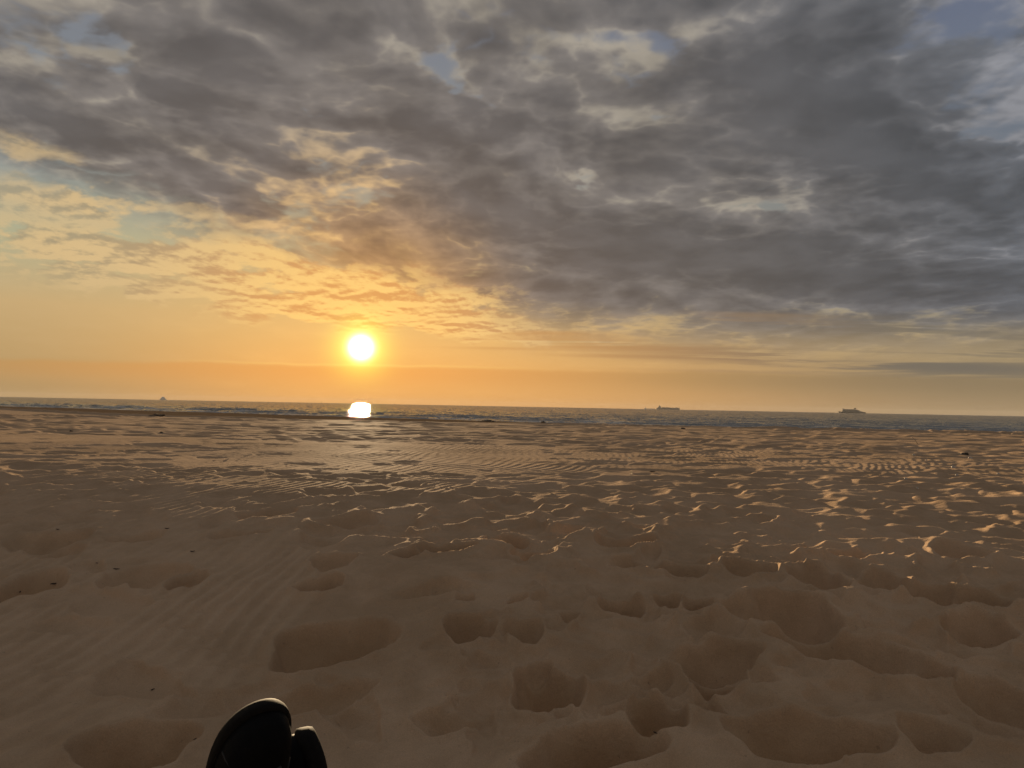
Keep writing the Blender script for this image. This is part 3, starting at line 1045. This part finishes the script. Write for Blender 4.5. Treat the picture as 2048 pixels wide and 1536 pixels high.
def place_boot(mirror, apex, up, face):
    """apex: where the toe tip is; up: direction heel->toe; face: direction the tread faces"""
    y_ = Vector(up).normalized()
    z_ = -Vector(face)
    z_ = (z_ - y_ * z_.dot(y_)).normalized()
    x_ = y_.cross(z_)
    m4 = Matrix((x_, y_, z_)).transposed().to_4x4()
    m4.translation = Vector(apex) - y_ * LB - z_ * 0.03
    upper, sole = make_boot(mirror)
    b_ = obj('boot', upper, M_leather, person, smooth=True)
    s_ = obj('sole', sole, M_rubber, b_, smooth=True)
    b_.matrix_basis = m4
    b_.matrix_parent_inverse = Matrix.Translation(-person.location)
    sb = bmesh.new()
    t = 0.80
    hgt = float(np.interp(t, [.78, .90], [.064, .055]))
    pts = []
    for k_ in range(13):
        ph_ = math.pi * (0.04 + 0.92 * k_ / 12)
        cx, sx = math.cos(ph_), math.sin(ph_)
        w = outline(t, 1 if cx > 0 else -1)
        sh = -0.014 * max(0, (t - .55) / .45) ** 1.5
        pts.append((mirror * (sh + math.copysign(abs(cx) ** 0.75, cx) * w * 0.965), (t - 0.5) * (LB - .01) + LB / 2 - 0.012 * sx, 0.0265 + sx ** 0.85 * hgt * 1.012))
    tube(sb, pts, 0.0014, 6)
    obj('toe_seam', sb, M_lace, b_, smooth=True)
    lb = bmesh.new()
    for q_ in range(5):
        t = 0.50 + 0.062 * q_
        hh = float(np.interp(t, [.42, .60, .78], [.118, .086, .064])) + 0.027
        yy_ = (t - 0.5) * LB + LB / 2
        tube(lb, [(-0.024, yy_, hh - .013), (-0.012, yy_ + .004, hh - .001), (0, yy_ + .008, hh + .003), (0.012, yy_ + .012, hh), (0.024, yy_ + .014, hh - .010)], 0.0024, 6)
    obj('laces', lb, M_lace, b_, smooth=True)
    return m4


def place_rel(px, py, fwd):
    d = ray(px, py)
    d = d / d.y
    return Vector((d.x * fwd, fwd, CAM_H + d.z * fwd))


person.location = (-0.31, 1.0, surf(-0.31, 1.0))
bpy.context.view_layer.update()
mL = place_boot(-1, place_rel(527, 1408, 1.05), (0.24, -0.02, 1.0), (-0.62, 1.0, 0.10))
mR = place_boot(1, place_rel(604, 1464, 1.13), (-0.10, 0.10, 1.0), (1.0, 0.40, 0.0))

# trousers: one continuous garment from the ankles back to the hips behind the camera
bm = bmesh.new()
for m4, hipx in ((mL, -0.13), (mR, 0.06)):
    an_ = m4 @ Vector((0, 0.075, 0.150))
    bk = m4 @ Vector((0, 0.075, 0.085))
    kn = Vector((an_.x * 0.55 + hipx * 0.45, 0.50, max(an_.z, 0.12) + 0.07))
    hp = Vector((hipx, 0.02, 0.13))
    tube(bm, [bk, an_, an_.lerp(kn, .35), an_.lerp(kn, .75) + Vector((0, 0, .01)), kn, kn.lerp(hp, .5), hp, hp + Vector((-hipx * .3, -.16, .03))],
         [.052, .056, .060, .068, .070, .082, .092, .10], 16)
obj('trousers', bm, M_denim, person, smooth=True).matrix_parent_inverse = Matrix.Translation(-person.location)

# ------------------------------------------------------------------ ships (built in metres, bow towards -x)
M_hull = simple('ship_hull', (0.16, 0.15, 0.14), 0.7, var=0.1, scale=0.05)  # hull and house tones lightened to stand in for distance haze
M_white = simple('ship_paint', (0.36, 0.34, 0.30), 0.7, var=0.1, scale=0.05)
M_dark = simple('ship_funnel', (0.035, 0.035, 0.04), 0.6)
M_hazed = simple('hazed_ship', (0.85, 0.80, 0.72), 0.7, var=0.1, scale=0.05)  # haze of the farthest ships painted in as a pale colour
M_win = simple('ship_windows', (0.02, 0.022, 0.025), 0.3)
M_red = simple('container_paint', (0.42, 0.34, 0.26), 0.7, var=0.4, scale=0.08)


def hull_mesh(L, B, H, bowup=3.0, rake=8.0, stern=0.9):
    bm = bmesh.new()
    rings = []
    for i_ in range(25):
        t = i_ / 24                     # 0 bow, 1 stern
        x_ = -L / 2 + L * t
        w = B / 2 * min(1.0, (t / 0.22) ** 0.6 if t > 0 else 0.02)
        w = max(w, 0.3)
        if t > 0.92:
            w *= 1 - (t - 0.92) / 0.08 * (1 - stern)
        top = H + bowup * max(0, (0.2 - t) / 0.2)
        xr = x_ + rake * max(0, (0.12 - t) / 0.12)
        rings.append([(xr, -w * .80, -1.5), (x_ * 1.0 + (xr - x_) * .5, -w * .95, H * .35), (x_, -w, top), (x_, w, top), (x_ + (xr - x_) * .5, w * .95, H * .35), (xr, w * .80, -1.5)])
    loft(bm, rings)
    return bm


def sea_spot(px, dist):
    u_, _ = uv(px, 812 + (px - 1024) * 0.019)
    y_ = dist / math.sqrt(1 + u_ * u_)
    return Vector((u_ * y_, y_, SEA)), -math.atan2(u_ * y_, y_)


# ferry
loc, rz = sea_spot(1704, 6000)
ferry = empty('ferry', loc, rz)
tag(ferry, 'passenger ferry with single funnel on the horizon, rightmost and darkest of the ships', 'ferry', None)
obj('hull', hull_mesh(178, 27, 9, 2.5, 6, 0.9), M_hull, ferry)
bm = bmesh.new()
box(bm, -64, 62, -12.5, 12.5, 9, 15.5, 0.5)
box(bm, -62, 50, -12.2, 12.2, 15.5, 21.5, 0.5)
box(bm, -61, 18, -12, 12, 21.5, 27.5, 0.8)
box(bm, 18.2, 38, -11, 11, 21.5, 25.5, 0.6)
box(bm, 62, 76, -11, 11, 9, 12, 1.5)
deck_ = obj('superstructure', bm, M_white, ferry)
for zrow in (11.5, 17.2, 23.6):
    bm = bmesh.new()
    xw = 46 if zrow < 20 else 14
    box(bm, -60, xw, -12.75, 12.75, zrow, zrow + 1.6)
    obj('window_band', bm, M_win, deck_)
bm = bmesh.new()
box(bm, -66, -57, -14.5, 14.5, 27.5, 30.3, 0.8)
obj('bridge', bm, M_white, ferry)
bm = bmesh.new()
box(bm, 13, 27, -5, 5, 27.5, 37, 2.2)
obj('funnel', bm, M_dark, ferry)
bm = bmesh.new()
tube(bm, [(-54, 0, 27.5), (-54, 0, 39)], [1.4, 0.7], 8)
box(bm, -57, -51, -3, 3, 33.5, 34.5)
obj('mast', bm, M_dark, ferry)
for q_ in range(4):
    xx = -40 + q_ * 11
    bm = bmesh.new()
    tube(bm, [(xx, -12.8, 23), (xx + 1.5, -12.8, 23), (xx + 6.5, -12.8, 23), (xx + 8, -12.8, 23)], [.5, 1.4, 1.4, .5], 8)
    obj('lifeboat', bm, M_red, ferry)

# long cargo ship with its house forward
loc, rz = sea_spot(1336, 8600)
cargo = empty('cargo_ship', loc, rz)
tag(cargo, 'long hazy cargo ship on the horizon with a tall sloping house at its left end', 'ship')
obj('hull', hull_mesh(252, 36, 14, 1, 5, 0.95), M_hull, cargo)
bm = bmesh.new()
box(bm, -112, -70, -16, 16, 14.8, 24, 3.0)
box(bm, -104, -76, -15, 15, 24, 33, 3.0)
box(bm, -98, -84, -13, 13, 33, 41, 1.5)
obj('superstructure', bm, M_white, cargo)
bm = bmesh.new()
tube(bm, [(-91, 0, 41), (-91, 0, 50)], [1.4, .8], 8)
obj('mast', bm, M_dark, cargo)
rc = random.Random(4)
bm = bmesh.new()
for q_ in range(11):
    x0_ = -66 + q_ * 16
    box(bm, x0_, x0_ + 14.5, -16.5, 16.5, 14.05, 14 + rc.choice((8, 10.5, 10.5, 13)) * (1 if q_ < 4 else .8))
obj('deck_cargo', bm, M_red, cargo)
bm = bmesh.new()
box(bm, 112, 123, -10, 10, 14.05, 24, 1)
obj('stern_house', bm, M_white, cargo)

# low ship behind it
loc, rz = sea_spot(1299, 10800)
coaster = empty('low_freighter', loc, rz)
tag(coaster, 'very faint low freighter on the horizon just left of the long cargo ship', 'ship')
obj('hull', hull_mesh(150, 22, 7, 1, 4), M_hazed, coaster)
bm = bmesh.new()
box(bm, -60, -46, -9, 9, 7.3, 22, 1)
obj('superstructure', bm, M_hazed, coaster)
bm = bmesh.new()
tube(bm, [(30, 0, 6.9), (30, 0, 17)], [1.6, 1], 8)
obj('mast', bm, M_hazed, coaster)

# ship seen end-on, far left
loc, rz = sea_spot(326, 9800)
tanker = empty('distant_ship', loc, rz)
tag(tanker, 'faint block-shaped ship on the horizon at far left, left of the sun', 'ship')
obj('hull', hull_mesh(72, 28, 13, 0, 2, 0.95), M_hazed, tanker)
bm = bmesh.new()
box(bm, -24, 24, -12, 12, 13.05, 29, 4)
box(bm, -14, 12, -11, 11, 29, 36, 2)
obj('superstructure', bm, M_hazed, tanker)

# two buoys under the sun
M_buoy = simple('buoy_paint', (0.06, 0.05, 0.03), 0.6)
for (px_, dist, lab) in ((643, 3600, 'tiny dark buoy on the sea line, left of the sun glitter'),
                         (790, 3300, 'tiny dark buoy on the sea line, right of the sun glitter')):
    loc, rz = sea_spot(px_, dist)
    bu = empty('buoy', loc, rz)
    tag(bu, lab, 'buoy', 'buoys on the horizon')
    bm = bmesh.new()
    tube(bm, [(0, 0, -.6), (0, 0, 0), (0, 0, 1.2), (0, 0, 1.5)], [1.2, 1.7, 1.7, 1.0], 14)
    obj('float', bm, M_buoy, bu, smooth=False)
    bm = bmesh.new()
    tube(bm, [(0, 0, 1.5), (0, 0, 6.0)], [0.8, .30], 8)
    tube(bm, [(0, 0, 6.1), (0, 0, 7.4)], [0.8, 0.1], 8)
    obj('topmark', bm, M_buoy, bu)

# ------------------------------------------------------------------ small things on the sand
M_weed = simple('seaweed', (0.05, 0.038, 0.026), 0.7, var=0.4, scale=60, bump=0.002)
M_twig = simple('twig_bark', (0.060, 0.036, 0.022), 0.8, var=0.3, scale=120, bump=0.001)
M_shell = simple('shell', (0.58, 0.50, 0.40), 0.45, var=0.15, scale=90)
M_clod = simple('damp_clod', (0.16, 0.12, 0.085), 0.9, var=0.3, scale=30, bump=0.006)
M_reed = simple('dry_reed', (0.50, 0.42, 0.30), 0.6, var=0.1)


def spot(px, py):
    gx, gy, _ = ground_at(px, py)
    # refine against the finished sand
    d = ray(px, py)
    t = 0.6
    while t < 300:
        p = d * t
        if CAM_H + p.z < surf(p.x, p.y):
            break
        t *= 1.003
    return Vector((d.x * t, d.y * t, surf(d.x * t, d.y * t)))


def twig(px, py, length_px, ang_deg, label, thick=0.0022):
    p = spot(px, py)
    L = length_px * p.y / F
    r2 = random.Random(px * 7 + py)
    bm = bmesh.new()
    pts = []
    for k_ in range(7):
        s_ = k_ / 6 - .5
        pts.append((L * s_, r2.uniform(-.08, .08) * L, thick * 0.8 + abs(s_) * r2.uniform(0, .22) * L))
    thick *= 0.5
    tube(bm, pts, [thick * .5, thick, thick * 1.25, thick * 1.15, thick, thick * .8, thick * .35], 7)
    o = obj('twig', bm, M_twig, None, smooth=True)
    o.location = p
    o.rotation_euler = (0, 0, R(ang_deg))
    return tag(o, label, 'twig', 'twigs on the sand')


for a in [
    (40, 1188, 11, -60, 'short black bent twig lying in the leftmost shaded hollow', .004),
    (109, 1170, 14, 35, 'dark brown twig on the right lip of the leftmost shaded hollow', .0045),
    (233, 1140, 12, 10, 'dark twig on the upper rim of the group of three hollows at left', .003),
    (385, 1105, 10, 5, 'thin dark twig on smooth sand left of centre, above the group of three hollows', .003),
    (195, 1127, 8, 5, 'very small dark twig left of the twig on the rim of the three hollows', .002),
    (334, 1059, 9, 5, 'small dark twig at the right end of the long shaded ridge at left', .003),
    (115, 1060, 7, 0, 'tiny dark twig above the large shaded mound at left', .003),
    (1311, 1472, 9, -40, 'black sliver of twig in the bottom right hollow beside the long sand ridge', .0022),
    (305, 1383, 9, 60, 'dark bent twig in the sand above and left of the boots', .0022),
    (390, 1480, 9, 60, 'small greenish twig on the sand just left of the boots', .0018),
    (1305, 945, 12, 10, 'dark stick half buried in the sand at the far middle right', .006),
]:
    twig(a[0], a[1], a[2], a[3], a[4], a[5])


def clump(name, px, py, w_px, h_px, label, cat, m, group=None, seed=1):
    """an irregular heap with lumps, resting on the sand"""
    p = spot(px, py)
    w = w_px * p.y / F / 2 * 0.85
    h = h_px * p.y / F * 0.8
    bm = bmesh.new()
    bmesh.ops.create_icosphere(bm, subdivisions=4, radius=1.0)
    from mathutils import noise as mn
    for v_ in bm.verts:
        n_ = mn.fractal(v_.co * 1.7 + Vector((seed, seed * 2.3, 0)), 1.0, 2.0, 4)
        k_ = 1 + 0.45 * n_
        v_.co = Vector((v_.co.x * w * k_, v_.co.y * w * .7 * k_, v_.co.z * h * (k_ + 0.25 * n_)))
        if v_.co.z < 0:
            v_.co.z *= 0.3
    o = obj(name, bm, m, None, smooth=True)
    o.location = p
    return tag(o, label, cat, group)


clump('seaweed_heap', 316, 833, 44, 5, 'low double-humped dark heap of weed on the left, near the waterline', 'seaweed', M_clod, 'dark weed heaps on the sand', 3)
clump('seaweed_heap', 974, 843, 34, 3.2, 'flat dark heap of weed near the water just left of picture centre', 'seaweed', M_clod, 'dark weed heaps on the sand', 5)
clump('seaweed_heap', 1086, 845, 10, 3, 'small dark weed heap on the crest right of picture centre', 'seaweed', M_weed, 'dark weed heaps on the sand', 8)
clump('seaweed_heap', 1334, 846, 10, 3.5, 'small dark weed heap on the crest below the cargo ship', 'seaweed', M_weed, 'dark weed heaps on the sand', 9)
clump('seaweed_heap', 1366, 858, 12, 2.5, 'dark weed scrap lying on the sand below the cargo ship, nearer than the crest', 'seaweed', M_weed, 'dark weed heaps on the sand', 12)
clump('seaweed_heap', 1930, 909, 16, 4, 'black weed clump on the trampled sand near the right edge', 'seaweed', M_weed, 'dark weed heaps on the sand', 14)
clump('seaweed_heap', 323, 866, 8, 3, 'small black weed clump in the far trampled sand at left', 'seaweed', M_weed, 'dark weed heaps on the sand', 16)
clump('seaweed_heap', 142, 863, 8, 2.5, 'small black weed clump in the far sand near the left edge', 'seaweed', M_weed, 'dark weed heaps on the sand', 18)


def shell(px, py, w_px, ang_deg, label):
    p = spot(px, py)
    w = w_px * p.y / F / 2
    bm = bmesh.new()
    rings = []
    for i_ in range(7):
        a = i_ / 6
        rr_ = w * math.sin(a * math.pi / 2) ** .8 if i_ else w * .05
        rings.append([(rr_ * math.cos(2 * math.pi * k_ / 20) * (1 + .05 * math.cos(k_ * math.pi)), rr_ * .8 * math.sin(2 * math.pi * k_ / 20) + w * .35 * (1 - a),
                       w * .55 * (1 - a ** 2)) for k_ in range(20)])
    loft(bm, rings, True, True)
    o = obj('shell', bm, M_shell, None, smooth=True)
    o.location = p + Vector((0, 0, w * .05))
    o.rotation_euler = (R(38), 0, R(ang_deg))
    return tag(o, label, 'shell', 'pale shells on the trampled sand')


for a in [
    (1907, 936, 9, 20, 'largest pale shell on the sand near the right edge, below the black weed clump'),
    (1941, 917, 8, -10, 'pale shell just right of the black weed clump near the right edge'),
    (1853, 921, 5, 30, 'small pale shell left of the black weed clump near the right edge'),
    (1835, 978, 7, 50, 'pale shell at far right, lowest of the shells in the trampled sand'),
    (1997, 948, 6, 0, 'pale shell nearest the right edge of the picture'),
    (1914, 951, 6, -30, 'pale shell directly below the largest pale shell'),
    (1812, 958, 6, 10, 'pale shell on a shaded lump left of the largest pale shell'),
    (1828, 911, 6, 10, 'pale shell above the shaded lump, leftmost of the farther shells'),
    (1259, 917, 5, 0, 'small white shell alone on the sand right of picture centre'),
    (687, 958, 3.5, 0, 'tiny white shell among the ripples below the sun'),
]:
    shell(*a)

# a thin pale reed standing in the far sand on the right
pa, pb = spot(1838, 889), None
d = ray(1823, 873)
tt_ = pa.y / d.y * 1.0
pb = Vector((d.x * tt_, pa.y, CAM_H + d.z * tt_))
bm = bmesh.new()
tube(bm, [pa - Vector((0, 0, .03)) - pa, (pb - pa) * .5 + Vector((0.004, 0, 0)), pb - pa], [.006, .005, .003], 8)
o = obj('reed', bm, M_reed, None, smooth=True)
o.location = pa
tag(o, 'thin pale reed sticking up at a slant from the far sand on the right', 'reed')

# ------------------------------------------------------------------ sea air
bm = bmesh.new()
box(bm, -14500, 14500, -3000, 14500, SEA - 5, 75)
M_haze = bpy.data.materials.new('haze')
M_haze.use_nodes = True
t_ = M_haze.node_tree
t_.nodes.clear()
pv = t_.nodes.new('ShaderNodeVolumePrincipled')
pv.inputs['Color'].default_value = (0.95, 0.90, 0.84, 1)
pv.inputs['Density'].default_value = 2.0e-5
pv.inputs['Anisotropy'].default_value = 0.0
mo = t_.nodes.new('ShaderNodeOutputMaterial')
t_.links.new(pv.outputs[0], mo.inputs['Volume'])
hz = obj('haze', bm, M_haze)
hz['kind'] = 'stuff'
